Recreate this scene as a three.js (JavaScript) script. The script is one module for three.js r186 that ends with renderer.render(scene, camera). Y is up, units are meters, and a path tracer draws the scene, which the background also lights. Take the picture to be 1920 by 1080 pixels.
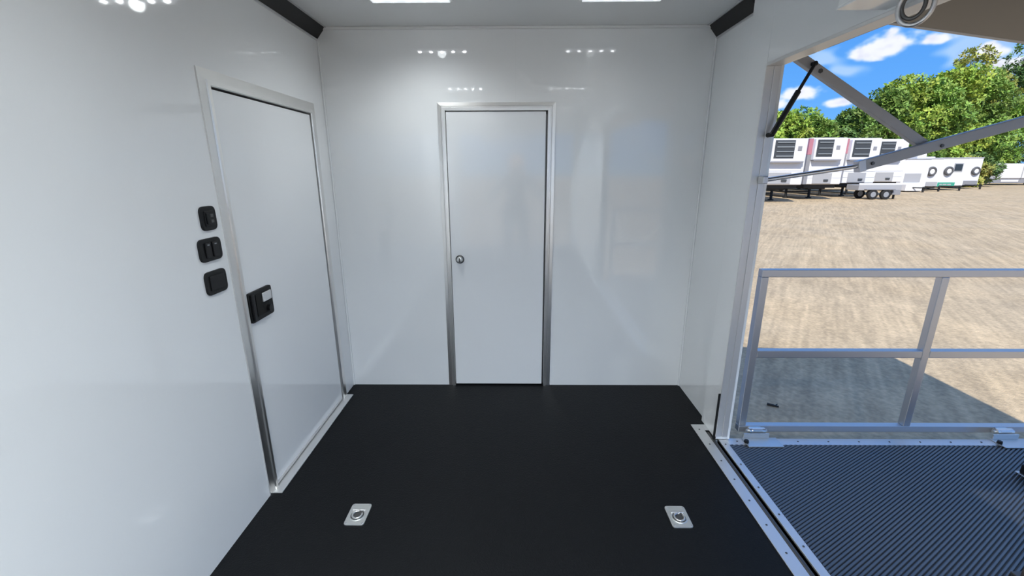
import * as THREE from 'three';
import { RectAreaLightUniformsLib } from 'three/addons/lights/RectAreaLightUniformsLib.js';
import { RoundedBoxGeometry } from 'three/addons/geometries/RoundedBoxGeometry.js';
import { mergeGeometries, mergeVertices } from 'three/addons/utils/BufferGeometryUtils.js';
import { ImprovedNoise } from 'three/addons/math/ImprovedNoise.js';
import { MarchingCubes } from 'three/addons/objects/MarchingCubes.js';

// ------------------------------------------------------------------ camera, sky, sun, exposure
const scene = new THREE.Scene();
const camera = new THREE.PerspectiveCamera(67.02, 16 / 9, 0.01, 600);
camera.position.set(0.0019, 1.5626, 0);
camera.rotation.order = 'YXZ';
camera.rotation.set(-0.26653, 0.00997, -0.00212);
const renderer = new THREE.WebGLRenderer({ antialias: true });
renderer.toneMapping = THREE.LinearToneMapping;
renderer.toneMappingExposure = 1.3;
renderer.shadowMap.enabled = true;
RectAreaLightUniformsLib.init();

const SKY_LEVEL = 1.0, LAMP_FRONT = [1.4, 0.25], LAMP_REAR = 13, LED_GLOW = 24; // the lamps ahead are dimmed, the right one more than the left; the rear ones are at full
const sun = new THREE.DirectionalLight(new THREE.Color(1.0, 0.97, 0.90), 4.0);
sun.position.set(-1.05 * 20, 2.55 * 20, 2.46 * 20);
sun.target.position.set(2, 0, -3);
sun.position.add(sun.target.position);
sun.castShadow = true;
sun.shadow.mapSize.set(4096, 4096);
Object.assign(sun.shadow.camera, { left: -60, right: 60, top: 60, bottom: -60, near: 1, far: 200 });
sun.name = 'sun';
scene.add(sun, sun.target);

// seeded generator
let seed = 12345;
const rnd = () => { seed = (seed * 1664525 + 1013904223) >>> 0; return seed / 4294967296; };
const rr = (a, b) => a + (b - a) * rnd();
const P = new ImprovedNoise();
const fbm = (x, y, z, o = 4) => { let s = 0, a = 0.5, f = 1; for (let i = 0; i < o; i++) { s += a * P.noise(x * f, y * f, z * f); a *= 0.5; f *= 2.03; } return s; };
const sstep = (a, b, x) => { const t = Math.min(1, Math.max(0, (x - a) / (b - a))); return t * t * (3 - 2 * t); };

// clear blue summer sky with fair-weather cumulus, the same kind of cloud all the way round
(function makeSky() {
  const W = 4096, H = 2048, data = new Uint8Array(W * H * 4), cov = new Float32Array(W * H);
  const blobs = [ // azimuth from -z towards +x, elevation, half width, half height (degrees)
    [36.4, 10.5, 2.6, 0.85], [38.0, 11.2, 2.2, 0.95], [35.0, 10.4, 1.3, 0.5], [41.0, 10.9, 1.5, 0.5],
    [30.9, 7.3, 2.2, 0.85], [29.0, 6.6, 1.6, 0.9], [34.4, 6.3, 1.3, 0.5], [44.2, 9.3, 1.7, 0.8], [45.2, 8.2, 1.6, 0.7], [27.5, 7.6, 1.4, 0.7], [47.5, 9.5, 1.6, 0.8]];
  for (let i = 0; i < 150; i++) {
    const az = rr(0, 360), el = 4 + 62 * Math.pow(rnd(), 1.5);
    if (az > 22 && az < 54 && el < 20) continue;
    const n = 2 + Math.floor(rnd() * 3), k = 0.6 + el / 18;
    for (let j = 0; j < n; j++) blobs.push([az + rr(-2.5, 2.5) * k, el + rr(-0.4, 0.6) * k, rr(1.4, 2.8) * k, rr(0.5, 0.9) * k]);
  }
  for (const [az, el, hw, hh] of blobs) {
    const y0 = Math.max(0, Math.floor((el - 2.2 * hh + 90) / 180 * H)), y1 = Math.min(H - 1, Math.ceil((el + 2.2 * hh + 90) / 180 * H));
    const span = 2.2 * hw / Math.cos(Math.min(80, el) * Math.PI / 180);
    for (let y = y0; y <= y1; y++) {
      const e = (y + 0.5) / H * 180 - 90, ce = Math.cos(e * Math.PI / 180);
      const x0 = Math.floor(((az - 90 - span) / 360 + 0.5) * W), x1 = Math.ceil(((az - 90 + span) / 360 + 0.5) * W);
      for (let x = x0; x <= x1; x++) {
        const a = ((x + 0.5) / W - 0.5) * 360 + 90;
        const dx = (a - az) * ce / hw; let dy = (e - el) / hh; if (dy < 0) dy *= 1.35;
        const d = 1.25 - Math.sqrt(dx * dx + dy * dy);
        if (d > 0) { const k = y * W + ((x % W) + W) % W; cov[k] = Math.max(cov[k], d) + 0.25 * Math.min(cov[k], d); }
      }
    }
  }
  for (let y = 0; y < H; y++) {
    const el = (y + 0.5) / H * 180 - 90, t = Math.max(0, el) / 90, m = Math.pow(1 - t, 7);
    const r = 58 + 62 * m, g = 128 + 52 * m, b = 214 + 26 * m;
    for (let x = 0; x < W; x++) {
      const k = y * W + x; let c = 0, shade = 0; if (el > 0 && el < 75) { const wa = ((x >> 1) / W * 2 - 0.5) * 2 * Math.PI, we = Math.cos(el * Math.PI / 180); c = 0.5 * sstep(0.08, 0.42, P.noise(we * Math.cos(wa) * 9, Math.sin(el * Math.PI / 180) * 22, we * Math.sin(wa) * 9) + 0.4 * P.noise(we * Math.cos(wa) * 31, Math.sin(el * Math.PI / 180) * 60, we * Math.sin(wa) * 31)); }
      if (cov[k] > 0) {
        const az = ((x + 0.5) / W - 0.5) * 2 * Math.PI, ce = Math.cos(el * Math.PI / 180), X = ce * Math.cos(az), Y = Math.sin(el * Math.PI / 180), Z = ce * Math.sin(az);
        const n = fbm(X * 26, Y * 40, Z * 26, 5);
        c = Math.max(c, sstep(0.22, 0.85, cov[k] + n * 1.5));
        shade = sstep(0.1, -0.5, fbm(X * 40 + 9, Y * 60, Z * 40, 3)) * 20;
      }
      const wr = 222 - shade, wg = 225 - shade, wb = 234 - shade * 0.6;
      data[4 * k] = r + (wr - r) * c; data[4 * k + 1] = g + (wg - g) * c; data[4 * k + 2] = b + (wb - b) * c; data[4 * k + 3] = 255;
    }
  }
  const t = new THREE.DataTexture(data, W, H, THREE.RGBAFormat, THREE.UnsignedByteType);
  t.colorSpace = THREE.SRGBColorSpace; t.mapping = THREE.EquirectangularReflectionMapping; t.magFilter = t.minFilter = THREE.LinearFilter; t.wrapS = THREE.RepeatWrapping; t.needsUpdate = true;
  scene.background = t; scene.environment = t; scene.backgroundIntensity = scene.environmentIntensity = SKY_LEVEL;
})();

// ------------------------------------------------------------------ materials
const lin = (r, g, b) => new THREE.Color().setRGB(r, g, b);
function noiseTex(size, fn, srgb) {
  const d = new Uint8Array(size * size * 4);
  for (let y = 0; y < size; y++) for (let x = 0; x < size; x++) { const c = fn(x / size, y / size); const k = 4 * (y * size + x); d[k] = c[0]; d[k + 1] = c[1]; d[k + 2] = c[2]; d[k + 3] = 255; }
  const t = new THREE.DataTexture(d, size, size); t.wrapS = t.wrapT = THREE.RepeatWrapping; t.magFilter = THREE.LinearFilter; t.minFilter = THREE.LinearMipmapLinearFilter; t.generateMipmaps = true;
  if (srgb) t.colorSpace = THREE.SRGBColorSpace; t.needsUpdate = true; return t;
}
// periodic value noise, so that repeats meet
function pnoise(cells, s) {
  const g = new Float32Array(cells * cells); let q = s >>> 0; for (let i = 0; i < g.length; i++) { q = (q * 1664525 + 1013904223) >>> 0; g[i] = q / 4294967296; }
  return (u, v) => { const x = u * cells, y = v * cells, i = Math.floor(x), j = Math.floor(y), f = x - i, h = y - j, a = f * f * (3 - 2 * f), b = h * h * (3 - 2 * h);
    const G = (m, n) => g[(((n % cells) + cells) % cells) * cells + ((m % cells) + cells) % cells];
    return (G(i, j) * (1 - a) + G(i + 1, j) * a) * (1 - b) + (G(i, j + 1) * (1 - a) + G(i + 1, j + 1) * a) * b; };
}
const M = {};
const std = (k, o) => (M[k] = new THREE.MeshPhysicalMaterial({ name: k, ...o }));
std('wall_panel', { color: lin(0.80, 0.815, 0.825), roughness: 0.05, ior: 1.75 });
std('ceiling_panel', { color: lin(0.78, 0.79, 0.79), roughness: 0.2 });
std('wall_core', { color: lin(0.7, 0.7, 0.7), roughness: 0.5 });
std('door_skin', { color: lin(0.80, 0.815, 0.83), roughness: 0.07, ior: 1.7 });
const brush = (() => { const n1 = pnoise(512, 7), n2 = pnoise(64, 8); return noiseTex(512, (u, v) => { const g = 128 + 70 * (n1(u * 0.02, v) - 0.5) + 40 * (n2(u * 0.3, v) - 0.5); return [g, g, g]; }); })();
std('aluminium', { color: lin(0.80, 0.79, 0.77), metalness: 1, roughness: 0.3, bumpMap: brush, bumpScale: 0.0002 });
std('jamb_metal', { color: lin(0.68, 0.68, 0.68), metalness: 0.6, roughness: 0.38 });
std('aluminium_dull', { color: lin(0.62, 0.62, 0.63), metalness: 1, roughness: 0.42 });
std('mill_strip', { color: lin(0.78, 0.78, 0.78), metalness: 0.85, roughness: 0.42 });
std('zinc', { color: lin(0.70, 0.71, 0.70), metalness: 0.9, roughness: 0.38 });
std('steel_dark', { color: lin(0.12, 0.12, 0.12), metalness: 0.8, roughness: 0.4 });
std('arm_grey', { color: lin(0.42, 0.415, 0.42), metalness: 0.3, roughness: 0.45 });
std('black_plastic', { color: lin(0.007, 0.0075, 0.008), roughness: 0.5, specularIntensity: 0.6 });
std('black_gloss', { color: lin(0.005, 0.005, 0.006), roughness: 0.35, specularIntensity: 0.6 });
std('black_trim', { color: lin(0.006, 0.006, 0.006), roughness: 0.6 });
std('black_gap', { color: lin(0.004, 0.004, 0.004), roughness: 0.9 });
const pebble = (() => { const a = pnoise(128, 3), b = pnoise(256, 4), c = pnoise(16, 5); return noiseTex(1024, (u, v) => { const g = 255 * Math.min(1, Math.max(0, 0.55 * a(u, v) + 0.4 * b(u, v) + 0.05 * c(u, v))); return [g, g, g]; }); })();
std('floor_rubber', { color: lin(0.006, 0.0068, 0.008), roughness: 0.5, ior: 1.5, specularIntensity: 0.25, bumpMap: pebble, bumpScale: 0.0014 });
std('deck_rubber', { color: lin(0.018, 0.019, 0.021), roughness: 0.34, ior: 2.33 });
std('prop_brown', { color: lin(0.05, 0.04, 0.038), roughness: 0.6 });
std('hatch_lining', { color: lin(0.03, 0.027, 0.024), roughness: 0.35 });
std('hatch_skin', { color: lin(0.75, 0.75, 0.75), roughness: 0.2 });
std('lamp_housing', { color: lin(0.8, 0.8, 0.8), roughness: 0.3 });
std('lamp_lens', { color: lin(0.85, 0.86, 0.88), roughness: 0.4, emissive: lin(0.9, 0.95, 1), emissiveIntensity: 0.5 });
std('lamp_led', { color: lin(0.9, 0.9, 0.9), roughness: 0.4, emissive: lin(0.94, 0.97, 1), emissiveIntensity: LED_GLOW });
std('lamp_led_dim', { color: lin(0.9, 0.9, 0.9), roughness: 0.4, emissive: lin(0.94, 0.97, 1), emissiveIntensity: LED_GLOW * 0.4 });
std('truck_white', { color: lin(0.72, 0.72, 0.74), roughness: 0.35 });
std('truck_grey', { color: lin(0.24, 0.24, 0.26), roughness: 0.45 });
std('truck_pale_grey', { color: lin(0.36, 0.36, 0.375), roughness: 0.5 });
std('truck_red', { color: lin(0.42, 0.17, 0.21), roughness: 0.5 });
std('grille', { color: lin(0.05, 0.055, 0.06), roughness: 0.5 });
std('grille_slat', { color: lin(0.22, 0.24, 0.25), roughness: 0.45 });
std('spare_rubber', { color: lin(0.09, 0.09, 0.095), roughness: 0.7 });
std('tyre', { color: lin(0.015, 0.015, 0.016), roughness: 0.8 });
std('hub', { color: lin(0.5, 0.5, 0.5), metalness: 0.7, roughness: 0.4 });
std('chassis', { color: lin(0.018, 0.018, 0.018), roughness: 0.7 });
std('sign_green', { color: lin(0.05, 0.32, 0.22), roughness: 0.5 });
std('window_dark', { color: lin(0.03, 0.035, 0.04), roughness: 0.1 });
std('bark', { color: lin(0.09, 0.065, 0.045), roughness: 0.9 });
std('leaf', { color: lin(1, 1, 1), roughness: 0.65, side: THREE.DoubleSide });
std('cloth_dark', { color: lin(0.03, 0.032, 0.04), roughness: 0.9 });
std('skin', { color: lin(0.42, 0.25, 0.18), roughness: 0.6 });
std('hair', { color: lin(0.03, 0.02, 0.015), roughness: 0.7 });

// ------------------------------------------------------------------ helpers
const used = {};
const numbered = (n) => { const k = used[n] = (used[n] ?? -1) + 1; return k ? `${n}_${String(k).padStart(3, '0')}` : n; };
function box(x0, x1, y0, y1, z0, z1, r = 0) {
  const w = Math.abs(x1 - x0), h = Math.abs(y1 - y0), d = Math.abs(z1 - z0);
  const g = r > 0 ? new RoundedBoxGeometry(w, h, d, 2, Math.min(r, w / 2.02, h / 2.02, d / 2.02)) : new THREE.BoxGeometry(w, h, d);
  return g.translate((x0 + x1) / 2, (y0 + y1) / 2, (z0 + z1) / 2);
}
const clean = (g) => { const c = g.index ? g.toNonIndexed() : g; for (const k of Object.keys(c.attributes)) if (!['position', 'normal', 'uv'].includes(k)) c.deleteAttribute(k); return c; };
const join = (list) => (list.length > 1 ? mergeGeometries(list.map(clean)) : list[0]);
function mesh(name, geos, m, parent) {
  const g = Array.isArray(geos) ? join(geos) : geos, o = new THREE.Mesh(g, typeof m === 'string' ? M[m] : m);
  o.castShadow = o.receiveShadow = true; o.name = parent ? name : numbered(name); (parent ?? scene).add(o); return o;
}
function thing(name, label, category, pos = [0, 0, 0], group) {
  const o = new THREE.Group(); o.name = numbered(name); o.position.set(...pos); o.userData = { label, category }; if (group) o.userData.group = group; scene.add(o); return o;
}
function structGroup(name, label, category) { const o = new THREE.Group(); o.name = name; o.userData = { label, category, kind: 'structure' }; scene.add(o); return o; }
// parts below are given in world coordinates and moved into their thing's own axes
function part(t, name, geos, m, label) {
  let g = Array.isArray(geos) ? join(geos) : geos; const p = new THREE.Vector3(); t.updateWorldMatrix(true, false); p.setFromMatrixPosition(t.matrixWorld);
  g = g.clone().translate(-p.x, -p.y, -p.z); const o = mesh(name, g, m, t); if (label) o.userData.label = label; return o;
}
function cyl(a, b, r, r2 = r, seg = 16) {
  const A = new THREE.Vector3(...a), B = new THREE.Vector3(...b), L = A.distanceTo(B), g = new THREE.CylinderGeometry(r2, r, L, seg);
  g.applyQuaternion(new THREE.Quaternion().setFromUnitVectors(new THREE.Vector3(0, 1, 0), B.clone().sub(A).normalize())); return g.translate((A.x + B.x) / 2, (A.y + B.y) / 2, (A.z + B.z) / 2);
}
// rectangular bar from a to b lying in a plane of constant z
function bar(a, b, h, d, r = 0.003) {
  const L = Math.hypot(b[0] - a[0], b[1] - a[1]), g = new RoundedBoxGeometry(L, h, d, 2, r);
  return g.rotateZ(Math.atan2(b[1] - a[1], b[0] - a[0])).translate((a[0] + b[0]) / 2, (a[1] + b[1]) / 2, a[2]);
}
// sweep of a frame profile (u across from the outer edge inward, d out of the wall) along s, ends cut at 45 degrees where asked
function frameBar(profile, L, m0, m1) {
  const n = profile.length, pos = [], idx = [], uv = [];
  for (let i = 0; i < n; i++) { const [u0, d0] = profile[i], [u1, d1] = profile[(i + 1) % n], b = pos.length / 3;
    pos.push(m0 ? u0 : 0, u0, d0, m1 ? L - u0 : L, u0, d0, m1 ? L - u1 : L, u1, d1, m0 ? u1 : 0, u1, d1);
    uv.push(0, u0, L, u0, L, u1, 0, u1); idx.push(b, b + 1, b + 2, b, b + 2, b + 3); }
  const sh = THREE.ShapeUtils.triangulateShape(profile.map((p) => new THREE.Vector2(...p)), []);
  for (const e of [0, 1]) { const b = pos.length / 3; for (const [u, d] of profile) { pos.push(e ? (m1 ? L - u : L) : (m0 ? u : 0), u, d); uv.push(u, d); }
    for (const [i, j, k] of sh) idx.push(...(e ? [b + i, b + j, b + k] : [b + i, b + k, b + j])); }
  const g = new THREE.BufferGeometry(); g.setAttribute('position', new THREE.Float32BufferAttribute(pos, 3)); g.setAttribute('uv', new THREE.Float32BufferAttribute(uv, 2)); g.setIndex(idx);
  const f = g.toNonIndexed(); f.computeVertexNormals(); return f;
}
// map (s,u,d) axes to world vectors
function place(g, S, U, Dv, o) { const m = new THREE.Matrix4().makeBasis(new THREE.Vector3(...S), new THREE.Vector3(...U), new THREE.Vector3(...Dv)); m.setPosition(...o); const r = g.clone().applyMatrix4(m);
  if (m.determinant() < 0) { const p = r.attributes; for (const k of Object.keys(p)) { const a = p[k], s = a.itemSize; for (let i = 0; i < a.count; i += 3) for (let c = 0; c < s; c++) { const t = a.array[(i + 1) * s + c]; a.array[(i + 1) * s + c] = a.array[(i + 2) * s + c]; a.array[(i + 2) * s + c] = t; } } r.computeVertexNormals(); }
  return r; }
function roundRect(w, h, r) { const s = new THREE.Shape(), a = w / 2, b = h / 2; s.moveTo(-a + r, -b); s.lineTo(a - r, -b); s.quadraticCurveTo(a, -b, a, -b + r); s.lineTo(a, b - r); s.quadraticCurveTo(a, b, a - r, b); s.lineTo(-a + r, b); s.quadraticCurveTo(-a, b, -a, b - r); s.lineTo(-a, -b + r); s.quadraticCurveTo(-a, -b, -a + r, -b); return s; }
const plate = (w, h, r, t, bevel = 0.002) => new THREE.ExtrudeGeometry(roundRect(w - 2 * bevel, h - 2 * bevel, r), { depth: t - bevel, bevelEnabled: true, bevelThickness: bevel, bevelSize: bevel, bevelSegments: 2, curveSegments: 6 });

// ------------------------------------------------------------------ the setting: ground
const X = 1.22, H = 2.40, ZB = -2.963, ZR = 3.15, GY = -0.55;
const OZ0 = -2.285, OZ1 = 0.30, OH = 2.035; // side opening
{
  const n1 = pnoise(24, 11), n2 = pnoise(90, 12), n3 = pnoise(400, 13), n4 = pnoise(1000, 14), st = pnoise(160, 15), st2 = pnoise(60, 16);
  const tex = noiseTex(2048, (u, v) => {
    const d = u * 2 + v * 3, e = u * 3 - v * 2; // tyre scuffs run in slow diagonal sweeps
    const s = 0.6 * (st(e, d * 0.06) - 0.5) + 0.5 * (st2(e * 1.0, d * 0.1) - 0.5);
    const k = 1 + 0.07 * (n1(u, v) - 0.5) + 0.06 * (n2(u, v) - 0.5) + 0.07 * (n3(u, v) - 0.5) + 0.16 * (n4(u, v) - 0.5) + 0.20 * s;
    const w = 0.04 * (n1(v, u) - 0.5);
    return [Math.min(255, 184 * k), Math.min(255, (162 - 60 * w) * k), Math.min(255, (130 - 140 * w) * k)];
  }, true);
  const bump = (() => { const a = pnoise(500, 31), b = pnoise(240, 32); return noiseTex(1024, (u, v) => { const g = 255 * (0.6 * a(u, v) + 0.4 * b(u, v)); return [g, g, g]; }); })();
  std('gravel', { map: tex, roughness: 0.95, bumpMap: bump, bumpScale: 0.006 });
  const g = new THREE.PlaneGeometry(400, 400, 1, 1); const uv = g.attributes.uv; for (let i = 0; i < uv.count; i++) uv.setXY(i, uv.getX(i) * 400 / 22, uv.getY(i) * 400 / 22);
  const slab = box(-200, 200, -1.5, -0.02, -200, 200);
  const o = structGroup('ground', 'pale beige compacted gravel lot outside the trailer', 'ground'); o.position.set(30, GY, -60);
  mesh('gravel_surface', g.rotateX(-Math.PI / 2), 'gravel', o); mesh('subsoil', slab, 'wall_core', o);
  const b2 = M.gravel.bumpMap; b2.repeat.set(8, 8);
}
// ------------------------------------------------------------------ the trailer shell
function setUV(g, k = 1) { // box projection, uv in metres
  g = g.index ? g.toNonIndexed() : g; const p = g.attributes.position, n = g.attributes.normal, uv = new Float32Array(p.count * 2);
  for (let i = 0; i < p.count; i++) { const ax = Math.abs(n.getX(i)), ay = Math.abs(n.getY(i)), az = Math.abs(n.getZ(i)); const a = ay >= ax && ay >= az ? [p.getX(i), p.getZ(i)] : ax >= az ? [p.getZ(i), p.getY(i)] : [p.getX(i), p.getY(i)]; uv[2 * i] = a[0] * k; uv[2 * i + 1] = a[1] * k; }
  g.setAttribute('uv', new THREE.BufferAttribute(uv, 2)); return g;
}
{
  const f = mesh('floor', [setUV(box(-X - 0.06, 1.168, -0.06, 0, ZB - 0.06, ZR), 1 / 0.6), setUV(box(1.168, X + 0.06, -0.06, 0, ZB - 0.06, OZ0 - 0.085), 1 / 0.6), setUV(box(1.168, X + 0.06, -0.06, 0, OZ1 + 0.085, ZR), 1 / 0.6)], 'floor_rubber');
  f.userData = { kind: 'structure', label: 'black pebbled rubber floor of the trailer', category: 'floor' };
  const c = mesh('ceiling', [box(-X - 0.06, X + 0.06, H, H + 0.06, ZB - 0.06, ZR)], 'ceiling_panel');
  c.userData = { kind: 'structure', label: 'smooth white trailer ceiling between two black cove strips', category: 'ceiling' };
}
// left wall round the entry door
const LD = { z0: -2.80, z1: -1.80, top: 1.945, w: 0.062 }; // outside of the frame
{
  const w = structGroup('wall_left', 'glossy white panelled side wall with the entry door', 'wall'), i0 = LD.z0 + 0.03, i1 = LD.z1 - 0.03, it = LD.top - 0.03;
  mesh('wall_panel', box(-X - 0.06, -X, 0, H, i1, ZR), 'wall_panel', w);
  mesh('wall_panel', box(-X - 0.06, -X, 0, H, ZB, i0), 'wall_panel', w);
  mesh('wall_panel', box(-X - 0.06, -X, it, H, i0, i1), 'wall_panel', w);
}
// back wall (bulkhead) round the cabin door
const BD = { x0: -0.50, x1: 0.252, top: 1.971, w: 0.05 };
{
  const w = structGroup('wall_back', 'glossy white bulkhead wall straight ahead with a narrow door', 'wall'), z0 = ZB - 0.06, i0 = BD.x0 + 0.025, i1 = BD.x1 - 0.025, it = BD.top - 0.025;
  mesh('wall_panel', box(-X, i0, 0, it, z0, ZB), 'wall_panel', w);
  mesh('wall_panel', box(i1, X, 0, it, z0, ZB), 'wall_panel', w);
  mesh('wall_panel', box(-X, -0.0045, it, H, z0, ZB), 'wall_panel', w);
  mesh('wall_panel', box(-0.0032, X, it, H, z0, ZB), 'wall_panel', w);
  mesh('seam_strip', box(-0.02, 0.015, it, H, z0 - 0.004, z0 + 0.059), 'wall_core', w);
}
// right wall round the side opening: the panel beside the opening stands proud of the rest
{
  const w = structGroup('wall_right', 'white side wall in shade with a large open hatchway', 'wall'), xi = 1.195;
  mesh('wall_panel', box(X, X + 0.06, 0, H, ZB, -2.49), 'wall_panel', w);
  mesh('wall_panel', box(xi, X + 0.06, 0, H, -2.49, OZ0 - 0.004, 0.002), 'wall_panel', w);
  mesh('wall_panel', box(xi, X + 0.06, OH + 0.004, H, OZ0 - 0.004, OZ1 + 0.004, 0.002), 'wall_panel', w);
  mesh('wall_panel', box(xi, X + 0.06, 0, H, OZ1 + 0.004, ZR), 'wall_panel', w);
  // aluminium lining of the opening
  const f = (n, g) => mesh(n, g, 'jamb_metal', w);
  f('jamb_lining', [box(1.192, 1.230, 0.018, OH, OZ0 - 0.006, OZ0, 0.002), box(1.230, 1.262, 0.018, OH, OZ0 - 0.006, OZ0 + 0.003, 0.002)]);
  f('jamb_lining', box(1.192, 1.262, 0.018, OH, OZ1, OZ1 + 0.006, 0.002));
  f('header_lining', [box(1.189, 1.212, OH - 0.002, OH + 0.012, OZ0, OZ1, 0.002), box(1.212, 1.262, OH, OH + 0.008, OZ0, OZ1, 0.002)]);
  mesh('gap_seal', box(1.180, 1.196, 0.0, 0.30, OZ0 - 0.007, OZ0 - 0.002), 'black_gap', w);
}
// rear end: open, with a header and an aluminium sill
{
  const w = structGroup('wall_rear', 'open rear end of the trailer with white posts and header', 'wall');
  mesh('header', box(-X - 0.06, X + 0.06, 2.245, H + 0.06, ZR, ZR + 0.1), 'wall_panel', w);
  mesh('post', box(-X - 0.06, -1.14, -0.06, 2.245, ZR, ZR + 0.1), 'wall_panel', w);
  mesh('post', box(1.14, X + 0.06, -0.06, 2.245, ZR, ZR + 0.1), 'wall_panel', w);
  mesh('sill', box(-1.14, 1.14, -0.06, 0.006, ZR, ZR + 0.1), 'aluminium', w);
  const r = thing('loading_ramp', 'black rear loading ramp let down to the gravel', 'ramp', [0, 0, ZR + 0.1]);
  const L = 2.3, a = Math.asin(0.545 / L), g = new THREE.BoxGeometry(2.2, 0.05, L).translate(0, -0.03, L / 2).rotateX(a); mesh('ramp_panel', g, 'floor_rubber', r);
  for (const s of [-1, 1]) mesh('edge_rail', new THREE.BoxGeometry(0.04, 0.07, L).translate(s * 1.12, -0.025, L / 2).rotateX(a), 'aluminium', r);
}
// black cove strips, corner beads and other trim
{
  const cove = (n, s, z0, z1, label) => {
    const o = structGroup(n, label, 'trim'), L = z1 - z0;
    const tri = new THREE.Shape([[0, 0], [0.058, 0], [0, 0.068]].map((p) => new THREE.Vector2(...p)));
    const g = new THREE.ExtrudeGeometry(tri, { depth: L, bevelEnabled: false }).scale(1, -1, 1); // corner at the origin, going inward and down
    const gg = s < 0 ? g.translate(-X, H, z0) : g.scale(-1, 1, 1).translate(X, H, z0);
    const p = gg.index ? gg.toNonIndexed() : gg; // both scales flip the winding
    const fix = p.clone(); if (s < 0) { const q = fix.attributes.position.array; for (let i = 0; i < q.length; i += 9) for (let c = 0; c < 3; c++) { const t = q[i + 3 + c]; q[i + 3 + c] = q[i + 6 + c]; q[i + 6 + c] = t; } } fix.computeVertexNormals();
    mesh('cove_strip', fix, 'black_trim', o);
    mesh('edge_bead', [box(s * (X - 0.006), s * X, H - 0.078, H - 0.066, z0, z1, 0.002)], 'aluminium_dull', o);
    mesh('edge_bead', [box(s * (X - 0.066), s * (X - 0.056), H - 0.006, H, z0, z1, 0.002)], 'aluminium_dull', o);
    return o;
  };
  cove('trim_1', -1, ZB, ZR, 'black cove strip along the left ceiling edge');
  cove('trim_2', 1, ZB, -2.49, 'short black cove strip at the right ceiling corner');
  for (const [n, s, t] of [['trim_3', -1, 'white bead in the left corner of the bulkhead'], ['trim_4', 1, 'white bead in the right corner of the bulkhead']]) {
    const o = mesh(n, box(s * (X - 0.012), s * X, 0, H - 0.07, ZB, ZB + 0.012, 0.004), 'wall_panel'); o.userData = { kind: 'structure', label: t, category: 'trim' };
  }
  const o = mesh('trim_5', box(-X, X, H - 0.016, H, ZB, ZB + 0.01, 0.003), 'ceiling_panel'); o.userData = { kind: 'structure', label: 'thin bead where the bulkhead meets the ceiling', category: 'trim' };
}
// door frames
const PROF = [[0, 0], [0, 0.006], [0.020, 0.008], [0.023, 0.004], [0.028, 0.004], [0.031, 0.013], [0.048, 0.013], [0.050, 0.010], [0.050, -0.03], [0.03, -0.03], [0.03, 0]];
const PROFL = [[0, 0], [0, 0.006], [0.036, 0.008], [0.040, 0.008], [0.042, 0.014], [0.058, 0.014], [0.062, 0.008], [0.062, -0.03], [0.034, -0.03], [0.034, 0]];
// door_1: entry door in the left wall
{
  const d = structGroup('door_1', 'white entry door in the left wall with aluminium frame and black paddle latch', 'door'), { z0, z1, top, w } = LD, xw = -X;
  const Dv = [1, 0, 0];
  mesh('frame_side', place(frameBar(PROFL, top, 0, 1), [0, 1, 0], [0, 0, -1], Dv, [xw, 0, z1]), 'aluminium', d);
  mesh('frame_side', place(frameBar(PROFL, top, 0, 1), [0, 1, 0], [0, 0, 1], Dv, [xw, 0, z0]), 'aluminium', d);
  mesh('frame_top', place(frameBar(PROFL, z1 - z0, 1, 1), [0, 0, 1], [0, -1, 0], Dv, [xw, top, z0]), 'aluminium', d);
  const i0 = z0 + w, i1 = z1 - w, it = top - w;
  mesh('seal', box(xw - 0.055, xw - 0.03, 0, it + 0.02, i0 - 0.02, i1 + 0.02), 'black_gap', d);
  mesh('door_slab', box(xw - 0.032, xw + 0.004, 0.024, it - 0.009, i0 + 0.010, i1 - 0.003, 0.003), 'door_skin', d);
  mesh('bottom_rail', box(xw - 0.02, xw + 0.006, 0.012, 0.030, i0 + 0.012, i1 - 0.004, 0.002), 'mill_strip', d);
  mesh('threshold', box(xw - 0.03, -1.168, 0, 0.006, z0 - 0.004, z1 - 0.018, 0.002), 'mill_strip', d);
  // paddle latch
  const lx = xw + 0.004, l = new THREE.Group(); l.name = 'paddle_latch'; l.userData.label = 'black paddle latch with a bright handle tongue'; d.add(l); l.position.set(lx, 0.95, -1.961);
  const face = (w, h, r, t, z, y) => plate(w, h, r, t).rotateY(Math.PI / 2).translate(0, y, z); // in the latch's own axes
  mesh('latch_plate', face(0.186, 0.142, 0.012, 0.012, 0, 0), 'black_plastic', l);
  mesh('latch_recess', box(0.0125, 0.0145, -0.05, 0.055, -0.055, 0.045, 0.0008), 'black_gap', l);
  mesh('handle_tongue', box(0.013, 0.020, 0.006, 0.050, -0.076, -0.004, 0.003), 'mill_strip', l);
  mesh('lock_knob', cyl([0.012, -0.032, -0.04], [0.03, -0.032, -0.04], 0.016), 'black_gloss', l);
  mesh('latch_rim', box(0.012, 0.022, -0.062, 0.062, 0.062, 0.085, 0.004), 'black_gloss', l);
}
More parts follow.
